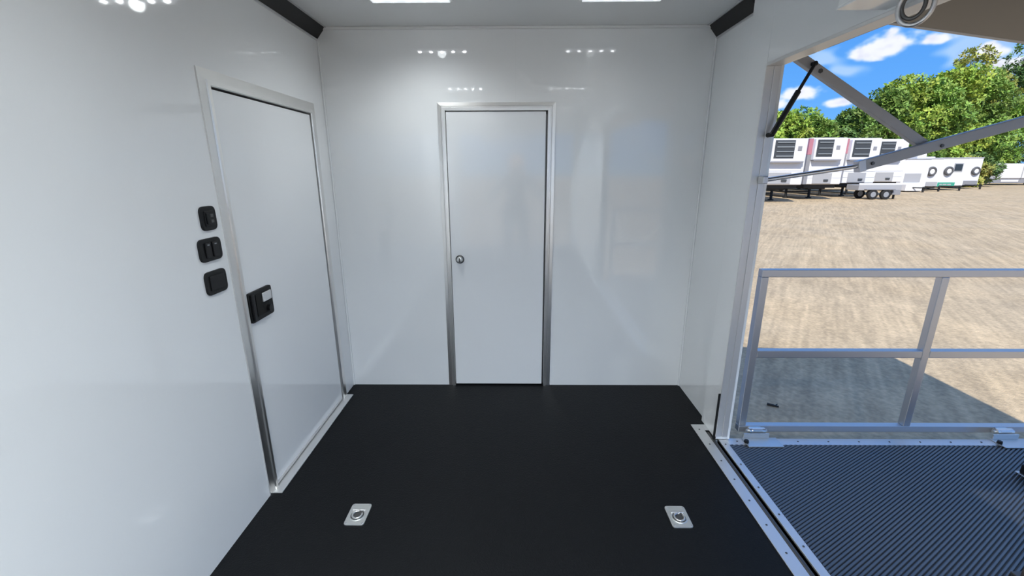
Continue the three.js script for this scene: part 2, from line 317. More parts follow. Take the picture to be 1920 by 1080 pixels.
// door_2: narrow door in the bulkhead
{
  const d = structGroup('door_2', 'narrow white door in the bulkhead with aluminium frame and round lock', 'door'), { x0, x1, top, w } = BD;
  const Dv = [0, 0, 1];
  mesh('frame_side', place(frameBar(PROF, top, 0, 1), [0, 1, 0], [1, 0, 0], Dv, [x0, 0, ZB]), 'aluminium', d);
  mesh('frame_side', place(frameBar(PROF, top, 0, 1), [0, 1, 0], [-1, 0, 0], Dv, [x1, 0, ZB]), 'aluminium', d);
  mesh('frame_top', place(frameBar(PROF, x1 - x0, 1, 1), [1, 0, 0], [0, -1, 0], Dv, [x0, top, ZB]), 'aluminium', d);
  mesh('seal', box(x0 + 0.03, x1 - 0.03, -0.002, top - 0.03, ZB - 0.055, ZB - 0.035), 'black_gap', d);
  mesh('door_slab', box(x0 + w + 0.002, x1 - w - 0.010, 0.010, top - w - 0.003, ZB - 0.034, ZB + 0.003, 0.003), 'door_skin', d);
  mesh('hinge', [box(x1 - w - 0.009, x1 - w - 0.002, 0.02, top - w - 0.02, ZB - 0.02, ZB + 0.002, 0.002)], 'steel_dark', d);
  const k = new THREE.Group(); k.name = 'lock'; k.userData.label = 'small round chrome lock'; k.position.set(-0.388, 0.961, ZB + 0.003); d.add(k);
  mesh('rose', new THREE.LatheGeometry([[0, 0], [0.029, 0], [0.030, 0.004], [0.026, 0.009], [0.02, 0.010]].map((p) => new THREE.Vector2(...p)), 28).rotateX(Math.PI / 2), 'steel_dark', k);
  mesh('knob', new THREE.LatheGeometry([[0.019, 0.008], [0.019, 0.012], [0.022, 0.016], [0.021, 0.026], [0.015, 0.030], [0, 0.031]].map((p) => new THREE.Vector2(...p)), 28).rotateX(Math.PI / 2), 'zinc', k);
  mesh('thumb_turn', box(-0.004, 0.004, -0.014, 0.014, 0.030, 0.036, 0.002), 'steel_dark', k);
}
// floor strip along the side opening
{
  const t = structGroup('trim_6', 'screwed aluminium floor strip along the side opening', 'trim');
  mesh('strip', [box(1.106, 1.168, 0, 0.005, -2.437, OZ1 + 0.1, 0.002), box(1.168, 1.21, 0, 0.005, -2.437, -2.375, 0.002)], 'mill_strip', t);
  for (let z = -2.38; z < -0.8; z += 0.15) mesh('screw', cyl([1.137, 0.004, z], [1.137, 0.0075, z], 0.0055, 0.004, 10), 'steel_dark', t);
  mesh('hinge_gap', box(1.168, 1.212, -0.058, -0.03, -2.375, OZ1 + 0.09), 'black_gap', t);
  mesh('hinge_barrel', cyl([1.188, -0.018, -2.372], [1.188, -0.018, OZ1 + 0.09], 0.014), 'steel_dark', t);
}
// ------------------------------------------------------------------ fold-out deck
{
  const d0 = 1.216, d1 = 3.30, z0 = -2.302, z1 = 0.24, yt = -0.004;
  const d = thing('fold_out_deck', 'fold-out platform outside the hatchway with black ribbed matting and aluminium edges', 'deck', [d0, GY, (z0 + z1) / 2]);
  part(d, 'deck_panel', box(d0, d1, yt - 0.05, yt - 0.006, z0 + 0.004, z1 - 0.004, 0.003), 'deck_rubber');
  const trim = (n, x0, x1, a, b, along) => { const o = part(d, n, [box(x0, x1, yt - 0.052, yt, a, b, 0.002)], 'mill_strip'); const L = along === 'x' ? x1 - x0 : b - a; for (let s = 0.06; s < L; s += 0.18) { const x = along === 'x' ? x0 + s : (x0 + x1) / 2, z = along === 'x' ? (a + b) / 2 : a + s; const p = d.position; mesh('screw', cyl([x - p.x, yt - 0.001 - p.y, z - p.z], [x - p.x, yt + 0.003 - p.y, z - p.z], 0.0055, 0.004, 10), 'steel_dark', o); } };
  trim('edge_strip', d0 + 0.042, d1, z0, z0 + 0.062, 'x'); trim('edge_strip', d0, d0 + 0.042, z0, z1, 'z'); trim('edge_strip', d0 + 0.042, d1, z1 - 0.05, z1, 'x'); trim('edge_strip', d1 - 0.05, d1, z0 + 0.063, z1 - 0.051, 'z');
  // ribs, one continuous mat: 14 mm pitch, running at 30 degrees
  const ax0 = d0 + 0.042, ax1 = d1 - 0.05, az0 = z0 + 0.062, az1 = z1 - 0.05, ux = 0.869, uz = -0.495, vx = 0.495, vz = 0.869, pitch = 0.0142, pos = [], idx = [];
  const sec = [[-0.0066, -0.005], [-0.0045, -0.0005], [-0.0018, 0.0012], [0.0018, 0.0012], [0.0045, -0.0005], [0.0066, -0.005]];
  let vmin = 1e9, vmax = -1e9; for (const x of [ax0, ax1]) for (const z of [az0, az1]) { const v = x * vx + z * vz; vmin = Math.min(vmin, v); vmax = Math.max(vmax, v); }
  for (let v = vmin + pitch / 2; v < vmax; v += pitch) {
    const cut = (vv) => { // range of u along this line inside the rectangle
      let lo = -1e9, hi = 1e9; const cl = (a, b, l, h) => { const t0 = (l - b) / a, t1 = (h - b) / a; lo = Math.max(lo, Math.min(t0, t1)); hi = Math.min(hi, Math.max(t0, t1)); };
      cl(ux, vv * vx, ax0, ax1); cl(uz, vv * vz, az0, az1); return [lo, hi]; };
    const [lo, hi] = cut(v); if (hi - lo < 0.01) continue; const b = pos.length / 3;
    for (const [dv, dy] of sec) { const [l, h] = cut(v + dv); const a = Math.min(l, h), c = Math.max(l, h); for (const u of [a, c]) pos.push(u * ux + (v + dv) * vx, yt + dy, u * uz + (v + dv) * vz); }
    for (let i = 0; i < sec.length - 1; i++) idx.push(b + 2 * i, b + 2 * i + 1, b + 2 * i + 2, b + 2 * i + 1, b + 2 * i + 3, b + 2 * i + 2);
  }
  let g = new THREE.BufferGeometry(); g.setAttribute('position', new THREE.Float32BufferAttribute(pos, 3)); g.setIndex(idx); g.computeVertexNormals();
  if (g.attributes.normal.getY(2) < 0) { for (let i = 0; i < idx.length; i += 3) [idx[i + 1], idx[i + 2]] = [idx[i + 2], idx[i + 1]]; g.setIndex(idx); g.computeVertexNormals(); }
  g.setAttribute('uv', new THREE.Float32BufferAttribute(new Float32Array(pos.length / 3 * 2), 2));
  const o = part(d, 'ribbed_mat', g, 'deck_rubber'); o.userData.kind = 'stuff';
  for (const z of [z0 + 0.12, z1 - 0.12]) part(d, 'support_leg', [box(d1 - 0.16, d1 - 0.11, GY + 0.01, yt - 0.05, z - 0.025, z + 0.025, 0.003), box(d1 - 0.2, d1 - 0.07, GY, GY + 0.012, z - 0.065, z + 0.065, 0.003)], 'aluminium_dull');
}
// railings beside the deck
function railing(zf, label) {
  const x0 = 1.357, x1 = 3.24, w = 0.042, r = thing('deck_railing', label, 'railing', [x0, 0.012, zf], 'railings of the fold-out deck'), zb = zf - w;
  const t = (n, a, b, c, e) => part(r, n, box(a, b, c, e, zb, zf, 0.004), 'aluminium_dull');
  t('top_rail', x0, x1, 0.984, 1.026); t('bottom_rail', x0, x1, 0.012, 0.054);
  for (const x of [x0, 2.348, x1 - w]) t('post', x, x + w, 0.054, 0.984);
  t('middle_rail', x0 + w, 2.348, 0.502, 0.546); t('middle_rail', 2.348 + w, x1 - w, 0.502, 0.546);
  return r;
}
railing(-2.345, 'aluminium tube railing standing along the far edge of the ribbed deck');
railing(0.30, 'aluminium tube railing along the near edge of the deck beside the camera');
function bracket(x, z, s, label) {
  const b = thing('hinge_bracket', label, 'bracket', [x, 0, z], 'hinge brackets joining the railings to the deck');
  mesh('base_plate', box(0, 0.205, -0.003, 0.004, -0.045 * s, 0.045 * s, 0.002), 'zinc', b);
  mesh('angle_flange', box(0.008, 0.16, 0.004, 0.034, -0.045 * s, -0.037 * s, 0.002), 'zinc', b);
  mesh('lug', [box(0.058, 0.135, 0.01, 0.052, -0.095 * s, -0.05 * s, 0.012), cyl([0.05, 0.034, -0.07 * s], [0.145, 0.034, -0.07 * s], 0.02)], 'aluminium', b);
  mesh('pivot_pin', cyl([0.035, 0.034, -0.07 * s], [0.16, 0.034, -0.07 * s], 0.008), 'zinc', b);
  mesh('bolt', [cyl([0.004, 0.004, 0.005 * s], [0.004, 0.02, 0.005 * s], 0.014, 0.012, 6)], 'black_plastic', b);
  return b;
}
bracket(1.357, -2.255, 1, 'zinc hinge bracket at the deck corner beside the door jamb');
bracket(2.835, -2.255, 1, 'zinc hinge bracket on the far deck edge at the right picture border');
bracket(1.357, 0.165, -1, 'zinc hinge bracket on the near deck edge');
{
  const b = thing('prop_post', 'dark prop post standing on the deck in the lower right corner', 'post', [2.02, -0.004, -1.36]);
  mesh('tube', box(-0.022, 0.022, 0.01, 0.46, -0.022, 0.022, 0.004), 'prop_brown', b); mesh('foot', box(-0.04, 0.04, 0, 0.012, -0.04, 0.04, 0.003), 'steel_dark', b); mesh('cap', box(-0.026, 0.026, 0.46, 0.48, -0.026, 0.026, 0.004), 'black_plastic', b);
}
{
  const b = thing('deck_latch', 'small black deck catch at the right picture border', 'latch', [2.75, -0.004, -1.955]);
  mesh('latch_body', box(-0.07, 0.09, 0.002, 0.055, -0.05, 0.05, 0.008), 'black_plastic', b);
  mesh('strike_plate', box(-0.08, 0.1, 0.0, 0.004, -0.06, 0.06, 0.002), 'zinc', b);
  mesh('lever', box(-0.05, 0.08, 0.055, 0.066, -0.016, 0.016, 0.004), 'steel_dark', b);
}
// ------------------------------------------------------------------ raised hatch door and its linkage
{
  const hx = 1.285, hy = 2.262, L = 2.03, a = -Math.atan(0.129), hz0 = -2.285, hz1 = OZ1;
  const h = thing('hatch_door', 'side hatch door swung up and out over the deck, dark underside', 'hatch', [hx, hy, (hz0 + hz1) / 2]);
  const W = hz1 - hz0, R = (g) => g.rotateZ(a);
  mesh('outer_skin', R(box(0, L, 0.010, 0.045, -W / 2, W / 2, 0.003)), 'hatch_skin', h);
  mesh('inner_lining', R(box(0.03, L - 0.03, 0.0, 0.010, -W / 2 + 0.03, W / 2 - 0.03, 0.002)), 'hatch_lining', h);
  for (const s of [-1, 1]) mesh('edge_rail', R(box(0, L, 0.0, 0.046, s * W / 2, s * (W / 2 - 0.029), 0.003)), 'arm_grey', h);
  mesh('end_rail', R(box(L - 0.029, L + 0.004, 0.0, 0.046, -W / 2 + 0.03, W / 2 - 0.03, 0.003)), 'arm_grey', h);
  mesh('hinge_rail', R(box(-0.004, 0.029, 0.0, 0.046, -W / 2 + 0.03, W / 2 - 0.03, 0.003)), 'arm_grey', h);
}
{
  const z = -2.262;
  const b = thing('brace_bar', 'grey square brace bar slanting down from the hatch corner', 'bar', [1.33, 2.075, z - 0.02]);
  part(b, 'square_tube', bar([1.325, 2.075, z - 0.02], [2.012, 1.676, z - 0.02], 0.044, 0.03), 'arm_grey');
  part(b, 'bolt', cyl([1.44, 2.008, z - 0.006], [1.44, 2.008, z - 0.001], 0.012, 0.01, 6), 'steel_dark');
  const t = thing('telescopic_arm', 'grey telescopic arm with thin rod reaching from the jamb to the hatch', 'arm', [1.234, 1.508, z + 0.012]);
  part(t, 'outer_tube', bar([1.70, 1.575, z + 0.014], [3.16, 1.978, z + 0.014], 0.05, 0.034), 'arm_grey');
  part(t, 'end_collar', bar([1.682, 1.570, z + 0.014], [1.716, 1.579, z + 0.014], 0.056, 0.04), 'aluminium_dull');
  part(t, 'rod', cyl([1.24, 1.508, z + 0.014], [1.70, 1.575, z + 0.014], 0.011), 'aluminium');
  part(t, 'clevis', box(1.225, 1.25, 1.49, 1.526, z - 0.02, z + 0.032, 0.004), 'aluminium_dull');
  for (const [x, y] of [[1.745, 1.587], [2.06, 1.668]]) part(t, 'bolt', cyl([x, y, z + 0.028], [x, y, z + 0.038], 0.009, 0.008, 6), 'steel_dark');
  const s = thing('gas_strut', 'black gas strut between the door jamb and the brace bar', 'strut', [1.244, 1.722, z + 0.006]);
  const A = [1.244, 1.722, z + 0.016], B = [1.396, 2.036, z + 0.016], mix = (k) => A.map((v, i) => v + (B[i] - v) * k);
  part(s, 'cylinder', cyl(A, mix(0.62), 0.0125), 'black_gloss');
  part(s, 'piston_rod', cyl(mix(0.60), B, 0.0075), 'black_plastic');
  part(s, 'ball_end', cyl([B[0], B[1], z + 0.0], [B[0], B[1], z + 0.02], 0.011), 'black_plastic');
  part(s, 'ball_end', cyl([A[0], A[1], z - 0.02], [A[0], A[1], z + 0.02], 0.011), 'black_plastic');
}
// ------------------------------------------------------------------ header box and hanging ring
{
  const c = thing('header_box', 'white box mounted on the wall above the hatchway at the top edge', 'box', [1.115, 2.058, -1.1]);
  part(c, 'body', box(1.036, 1.194, 2.062, H - 0.004, -1.60, OZ1 + 0.2, 0.004), 'wall_panel');
  part(c, 'bottom_panel', box(1.034, 1.196, 2.056, 2.062, -1.602, OZ1 + 0.2, 0.002), 'wall_panel');
  const r = thing('pull_ring', 'steel pull ring hanging below the hatchway header', 'ring', [1.17, 2.055, -1.455]);
  const loop = (hw, hh, rad, cx, cy, cz) => { const pts = []; for (let i = 0; i < 40; i++) { const t = i / 40 * 2 * Math.PI; pts.push(new THREE.Vector3(cx + hw * 0.70 * Math.cos(t), cy + hh * Math.sin(t), cz + hw * 0.72 * Math.cos(t))); } return new THREE.TubeGeometry(new THREE.CatmullRomCurve3(pts, true), 60, rad, 10, true); };
  mesh('outer_loop', loop(0.040, 0.050, 0.0065, 0, -0.034, 0), 'aluminium_dull', r);
  mesh('inner_loop', loop(0.026, 0.036, 0.0055, -0.002, -0.030, -0.006), 'steel_dark', r);
  mesh('staple', box(-0.012, 0.012, -0.006, 0.0, -0.03, 0.03, 0.002), 'zinc', r);
}
// ------------------------------------------------------------------ switches on the left wall
function switchPlate(y, z, w, h, label, build) {
  const s = thing('switch_plate', label, 'switch', [-X, y, z], 'black switch plates beside the entry door');
  mesh('cover_plate', plate(w, h, 0.022, 0.008).rotateY(Math.PI / 2), 'black_plastic', s); build(s); return s;
}
switchPlate(1.378, -1.720, 0.088, 0.094, 'small black outlet plate, topmost of the three beside the entry door', (s) => {
  mesh('socket_frame', box(0.008, 0.0115, -0.030, 0.030, -0.026, 0.026, 0.003), 'black_gloss', s);
  mesh('rocker', box(0.011, 0.016, -0.022, 0.022, 0.004, 0.020, 0.003), 'black_plastic', s);
  for (const y of [-0.012, 0.010]) mesh('usb_port', box(0.011, 0.013, y - 0.006, y + 0.006, -0.020, -0.004, 0.001), 'steel_dark', s);
});
switchPlate(1.257, -1.700, 0.128, 0.090, 'black double switch plate, middle of the three beside the entry door', (s) => {
  for (const z of [-0.022, 0.020]) { const r = mesh('rocker', box(0.008, 0.014, -0.030, 0.030, z - 0.016, z + 0.016, 0.004), 'black_gloss', s); mesh('pilot_lens', box(0.0135, 0.0145, 0.018, 0.023, z - 0.006, z + 0.006, 0.0004), 'grille_slat', r); }
});
switchPlate(1.125, -1.700, 0.124, 0.094, 'plain black switch plate, lowest of the three beside the entry door', (s) => {
  mesh('rocker', box(0.008, 0.012, -0.030, 0.030, -0.042, 0.042, 0.004), 'black_gloss', s);
});
// ------------------------------------------------------------------ floor tie-downs
function tieDown(x, z, label) {
  const t = thing('floor_tie_down', label, 'tie-down', [x, 0, z], 'recessed floor rings');
  const g = plate(0.094, 0.130, 0.014, 0.005, 0.0015).rotateX(-Math.PI / 2); mesh('plate', g, 'zinc', t);
  mesh('dish_rim', new THREE.TorusGeometry(0.033, 0.0035, 8, 32).rotateX(Math.PI / 2).translate(0, 0.0055, 0.008), 'zinc', t);
  mesh('dish', new THREE.CylinderGeometry(0.031, 0.031, 0.001, 28).translate(0, 0.0057, 0.008), 'steel_dark', t);
  mesh('ring', new THREE.TorusGeometry(0.022, 0.0042, 10, 30, Math.PI * 1.7).rotateX(Math.PI / 2).rotateY(0.4).translate(0, 0.010, 0.010), 'aluminium', t);
  mesh('ring_bar', cyl([-0.03, 0.009, -0.020], [0.03, 0.009, -0.020], 0.0055), 'aluminium', t);
  for (const [a, b] of [[-1, -1], [1, -1], [-1, 1], [1, 1]]) mesh('rivet', cyl([a * 0.037, 0.004, b * 0.055], [a * 0.037, 0.0075, b * 0.055], 0.005, 0.0035, 10), 'aluminium_dull', t);
  return t;
}
tieDown(-0.739, -1.682, 'square steel tie-down plate with ring in the floor, nearer the entry door');
tieDown(0.757, -1.678, 'square steel tie-down plate with ring in the floor, nearer the hatchway');
// ------------------------------------------------------------------ ceiling lamps
const lampWord = { '-1': 'left', '1': 'right' };
for (const [k, z] of [-2.47, -0.97, 0.545, 2.06].entries()) for (const s of [-1, 1]) {
  const where = ['next to the bulkhead', 'just in front of the camera', 'behind the camera', 'at the rear end'][k];
  const t = thing('ceiling_light', `${lampWord[s]} white five-dot LED ceiling lamp ${where}`, 'lamp', [s * 0.532, H, z], 'LED lamps in two rows on the ceiling');
  mesh('lamp_housing', box(-0.212, 0.212, -0.014, 0, -0.052, 0.052, 0.006), 'lamp_housing', t);
  mesh('lamp_lens', box(-0.198, 0.198, -0.02, -0.014, -0.044, 0.044, 0.003), 'lamp_lens', t);
  for (let i = -2; i <= 2; i++) mesh('led', new THREE.SphereGeometry(0.0125, 14, 8).scale(1, 0.7, 1).translate(i * 0.08, -0.02, 0.005), s < 0 ? 'lamp_led' : 'lamp_led_dim', t);
  const l = new THREE.SpotLight(new THREE.Color(0.93, 0.985, 1), k > 1 ? LAMP_REAR : LAMP_FRONT[s < 0 ? 0 : 1], 0, 1.4, 1, 2); l.position.set(s * 0.532, H - 0.034, z); l.target.position.set(s * 0.532, 0, z);
  l.castShadow = true; l.shadow.radius = 1.5; l.name = 'lamp_light'; scene.add(l, l.target);
}
// ------------------------------------------------------------------ trailers parked across the lot
const wheelGeo = (r, w) => { const t = new THREE.LatheGeometry([[r * 0.55, -w / 2], [r * 0.93, -w / 2], [r, -w * 0.3], [r, w * 0.3], [r * 0.93, w / 2], [r * 0.55, w / 2]].map((p) => new THREE.Vector2(...p)), 24).rotateZ(Math.PI / 2); const h = new THREE.CylinderGeometry(r * 0.56, r * 0.56, w * 0.8, 18).rotateZ(Math.PI / 2); return [t, h]; };
function addWheel(t, x, y, z, r, w) { const [a, b] = wheelGeo(r, w); const g = mesh('wheel', a.translate(x, y, z), 'tyre', t); mesh('hub', b.translate(x, y, z), 'hub', g); return g; }
// reefer: nose faces +z at z = 0 in its own axes, x from 0 to w, ground at y = 0
function reefer(x, z, w, h, grille, label, o = {}) {
  const t = thing('refrigerated_trailer', label, 'trailer', [x, GY, z], 'big white refrigerated trailers in a row'), L = 14, fl = o.floor ?? 1.06;
  mesh('body', [box(0, w, fl, h, -L, 0, 0.06)], 'truck_white', t);
  const [gx0, gx1, gy0, gy1] = grille;
  mesh('cooling_unit', box(gx0 - 0.12, Math.min(w - 0.05, gx1 + (o.extra ?? 0.75)), gy0 - 0.22, gy1 + 0.06, 0, 0.32, 0.05), 'truck_white', t);
  const gr = mesh('grille', box(gx0, gx1, gy0, gy1, 0.3, 0.335, 0.01), 'grille', t), n = o.slats ?? 5;
  for (let i = 0; i < n; i++) { const y = gy0 + (i + 0.5) / n * (gy1 - gy0); mesh('slat', box(gx0 + 0.12, gx1 - 0.06, y - 0.035, y + 0.035, 0.335, 0.38, 0.01), 'grille_slat', gr); }
  mesh('unit_ledge', box(gx0 - 0.1, Math.min(w - 0.08, gx1 + 0.65), gy0 - 0.26, gy0 - 0.16, 0.02, 0.36, 0.02), 'truck_grey', t);
  mesh('unit_panel', box(gx1 + 0.2, gx1 + 0.45, gy0 + 0.45, gy0 + 0.72, 0.31, 0.34, 0.01), 'truck_grey', t);
  for (let i = 1; i < 3; i++) mesh('panel_seam', box(0.06, w - 0.06, fl + i * 0.42, fl + i * 0.42 + 0.018, -0.01, 0.012), 'truck_pale_grey', t);
  mesh('gladhand_panel', box(w * 0.2, w * 0.72, fl + 0.06, fl + 0.76, -0.01, 0.05, 0.02), 'truck_pale_grey', t);
  mesh('connector', box(w * 0.5, w * 0.62, fl + 0.2, fl + 0.34, 0.04, 0.12, 0.02), 'grille', t);
  mesh('corner_post', box(-0.12, 0.14, fl, h - 0.04, -0.4, 0.02, 0.02), 'truck_grey', t);
  if (o.red) mesh('marker_band', box(-0.13, 0.15, h - 1.1, h - 0.06, -0.31, 0.03, 0.02), 'truck_red', t);
  mesh('underframe', [box(0.15, w - 0.15, fl - 0.24, fl, -L + 1, -0.25, 0.02), box(w / 2 - 0.6, w / 2 + 0.6, fl - 0.34, fl - 0.2, -2.2, -0.5, 0.02)], 'chassis', t);
  for (const s of [0.3, w - 0.42]) mesh('landing_leg', [box(s, s + 0.13, 0.06, fl - 0.1, -2.6, -2.47, 0.01), box(s - 0.07, s + 0.2, 0, 0.06, -2.68, -2.4, 0.01)], 'chassis', t);
  mesh('leg_brace', box(0.4, w - 0.4, 0.42, 0.5, -2.57, -2.5, 0.01), 'chassis', t);
  for (const zz of [-L + 1.6, -L + 2.9]) for (const s of [0.18, w - 0.18]) addWheel(t, s, 0.5, zz, 0.5, 0.3);
  return t;
}
reefer(15.36, -28.5, 2.72, 3.92, [0.52, 1.74, 2.72, 3.80], 'big white refrigerated trailer with dark louvred grille, nearest the door jamb', { floor: 1.12, slats: 4 });
reefer(19.85, -31, 2.45, 4.12, [0.24, 1.32, 2.88, 3.98], 'big white refrigerated trailer with dark grille, second from the door jamb', { red: true, slats: 3 });
reefer(24.05, -33.5, 2.5, 4.25, [0.28, 1.52, 2.92, 4.08], 'big white refrigerated trailer with dark grille, third from the door jamb', { red: true, slats: 3 });
reefer(28.0, -36, 2.7, 4.32, [0.24, 1.40, 3.02, 4.12], 'big white refrigerated trailer partly behind the telescopic arm, rightmost with a grille', { slats: 3 });
// low tandem-axle trailer in front of the last reefer
{
  const t = thing('utility_trailer', 'low grey-white tandem-axle trailer with two dark wheels side by side', 'trailer', [24.2, GY, -31.6]);
  mesh('bed', box(-0.1, 2.9, 0.62, 1.0, -1.2, 0, 0.03), 'truck_pale_grey', t);
  mesh('fender', [box(0.3, 2.3, 0.66, 0.73, -0.1, 0.26, 0.02)], 'truck_grey', t);
  mesh('front_rail', box(-0.1, 2.9, 1.0, 1.12, -0.06, 0, 0.01), 'truck_white', t);
  for (const x of [0.85, 1.75]) { const [a, b] = wheelGeo(0.35, 0.22); const g = mesh('wheel', a.rotateY(Math.PI / 2).translate(x, 0.35, 0.1), 'tyre', t); mesh('hub', b.rotateY(Math.PI / 2).translate(x, 0.35, 0.11), 'hub', g); const c = mesh('wheel', a.clone().translate(0, 0, -1.2), 'tyre', t); mesh('hub', b.clone().translate(0, 0, -1.2), 'hub', c); }
  mesh('step', box(2.3, 2.85, 0.32, 0.62, -0.4, 0.05, 0.02), 'truck_grey', t);
  mesh('jack', [box(2.6, 2.7, 0, 0.62, -0.3, -0.2, 0.01)], 'chassis', t);
}
// small enclosed trailers with a spare wheel on the nose
function cargo(x, z, w, h, L, label, build) {
  const t = thing('cargo_trailer', label, 'trailer', [x, GY, z], 'smaller white enclosed trailers in a row');
  mesh('body', box(0, w, 0.42, h, -L, 0, 0.08), 'truck_white', t);
  mesh('roof_cap', box(-0.02, w + 0.02, h - 0.1, h + 0.03, -L, 0.03, 0.05), 'truck_pale_grey', t);
  mesh('underframe', box(0.1, w - 0.1, 0.26, 0.42, -L + 0.2, -0.1, 0.02), 'chassis', t);
  for (const zz of [-L * 0.6, -L * 0.6 - 0.85]) for (const s of [0.02, w - 0.02]) addWheel(t, s, 0.34, zz, 0.34, 0.22);
  mesh('tongue', [cyl([0.3, 0.4, 0], [w / 2, 0.4, 1.3], 0.05), cyl([w - 0.3, 0.4, 0], [w / 2, 0.4, 1.3], 0.05), box(w / 2 - 0.06, w / 2 + 0.06, 0, 0.5, 1.1, 1.22, 0.01)], 'chassis', t);
  build(t, w, h); return t;
}
const spare = (t, x, y, r) => { const g = mesh('spare_wheel', new THREE.TorusGeometry(r * 0.74, r * 0.26, 10, 28).translate(x, y, 0.14), 'spare_rubber', t); mesh('wheel_cover', new THREE.CylinderGeometry(r * 0.52, r * 0.52, 0.14, 24).rotateX(Math.PI / 2).translate(x, y, 0.12), 'truck_white', g); };
const kick = (t, x0, x1, y0, y1, m) => mesh('stone_guard', box(x0, x1, y0, y1, 0.0, 0.03, 0.01), m, t);
cargo(35.8, -42, 2.35, 2.95, 5.5, 'white enclosed trailer with grey front panel and roof unit, beside the low tandem trailer', (t, w, h) => {
  kick(t, 0.2, 1.72, 0.86, 1.66, 'truck_pale_grey'); mesh('tool_box', box(0.05, 1.7, 0.1, 0.7, 0.05, 0.6, 0.04), 'truck_white', t);
  mesh('roof_unit', box(1.3, 2.15, h, h + 0.5, -1.6, -0.3, 0.1), 'truck_white', t);
});
cargo(38.9, -43.5, 1.75, 3.03, 5.0, 'narrow white enclosed trailer with one spare wheel on its nose', (t, w) => { spare(t, 0.78, 1.83, 0.45); kick(t, 0.1, w - 0.1, 0.45, 0.85, 'truck_pale_grey'); mesh('roof_vent', box(0.3, 1.5, 3.03, 3.2, -2, -0.6, 0.05), 'truck_white', t); });
cargo(41.8, -45, 2.75, 3.1, 6.0, 'white enclosed trailer with spare wheel, small dark window and green board', (t, w) => {
  spare(t, 0.9, 1.86, 0.44); mesh('window_frame', box(1.42, 2.32, 1.78, 2.6, 0.0, 0.04, 0.02), 'truck_pale_grey', t); mesh('window', box(1.5, 2.24, 1.86, 2.52, 0.03, 0.05, 0.01), 'window_dark', t);
  const s = mesh('green_board', box(0.0, 1.85, 0.36, 0.76, 0.04, 0.08, 0.01), 'sign_green', t); mesh('board_lettering', [box(0.35, 0.6, 0.5, 0.62, 0.08, 0.085), box(0.68, 1.05, 0.5, 0.62, 0.08, 0.085), box(1.12, 1.5, 0.5, 0.62, 0.08, 0.085)], 'truck_pale_grey', s);
});
cargo(47.4, -48, 1.65, 3.2, 5.0, 'white enclosed trailer with a spare wheel, rightmost of the close row', (t, w) => { spare(t, 1.0, 1.84, 0.44); kick(t, 0.05, w - 0.1, 0.4, 0.85, 'truck_grey'); });
{
  const t = thing('box_trailer', 'long white trailer standing alone at the far right of the lot', 'trailer', [61.4, GY, -58]);
  mesh('body', box(0, 6.5, 0.85, 2.68, -2.4, 0, 0.08), 'truck_white', t); mesh('skirt', box(-0.35, 6.4, 0.25, 0.85, -2.3, -0.1, 0.04), 'truck_grey', t);
  mesh('side_rib', box(3.1, 3.2, 0.85, 2.6, 0, 0.05, 0.01), 'truck_pale_grey', t); mesh('lower_stripe', box(0.8, 3.0, 0.42, 0.66, -0.1, -0.05, 0.01), 'truck_white', t);
  mesh('nose_box', box(-1.3, 0, 0.8, 1.7, -2.0, -0.3, 0.1), 'truck_pale_grey', t);
  for (const x of [4.2, 5.0]) { const [a, b] = wheelGeo(0.36, 0.24); const g = mesh('wheel', a.rotateY(Math.PI / 2).translate(x, 0.36, -0.1), 'tyre', t); mesh('hub', b.rotateY(Math.PI / 2).translate(x, 0.36, -0.09), 'hub', g); }
  mesh('jack', [box(-1.0, -0.9, 0, 0.9, -1.2, -1.1, 0.01)], 'chassis', t);
}
{
  const t = mesh('stick', [cyl([2.325, GY + 0.012, -3.625], [2.405, GY + 0.012, -3.575], 0.012, 0.008, 7), cyl([2.38, GY + 0.014, -3.59], [2.41, GY + 0.018, -3.61], 0.006, 0.004, 6)], 'chassis'); t.userData = { label: 'short dark stick lying on the shaded gravel behind the railing', category: 'stick' };
}
// ------------------------------------------------------------------ trees behind
const leafGeo = (() => { // a spray of pointed leaves
  const pos = [], idx = []; const leaf = (a, t, l) => { const c = Math.cos(a), s = Math.sin(a), b = pos.length / 3, w = 0.26 * l; const q = (u, v, h) => pos.push(u * c - v * s, h, u * s + v * c);
    q(0.04, 0, 0); q(0.45 * l, w, t * 0.45); q(l, 0, t); q(0.45 * l, -w, t * 0.45); idx.push(b, b + 1, b + 2, b, b + 2, b + 3); };
  leaf(0, 0.2, 1); leaf(2.1, -0.15, 0.9); leaf(4.2, 0.3, 0.95); leaf(1.0, 0.5, 0.7); leaf(3.4, -0.5, 0.8);
  const g = new THREE.BufferGeometry(); g.setAttribute('position', new THREE.Float32BufferAttribute(pos, 3)); g.setIndex(idx); g.computeVertexNormals(); g.setAttribute('uv', new THREE.Float32BufferAttribute(new Float32Array(pos.length / 3 * 2), 2)); return g; })();
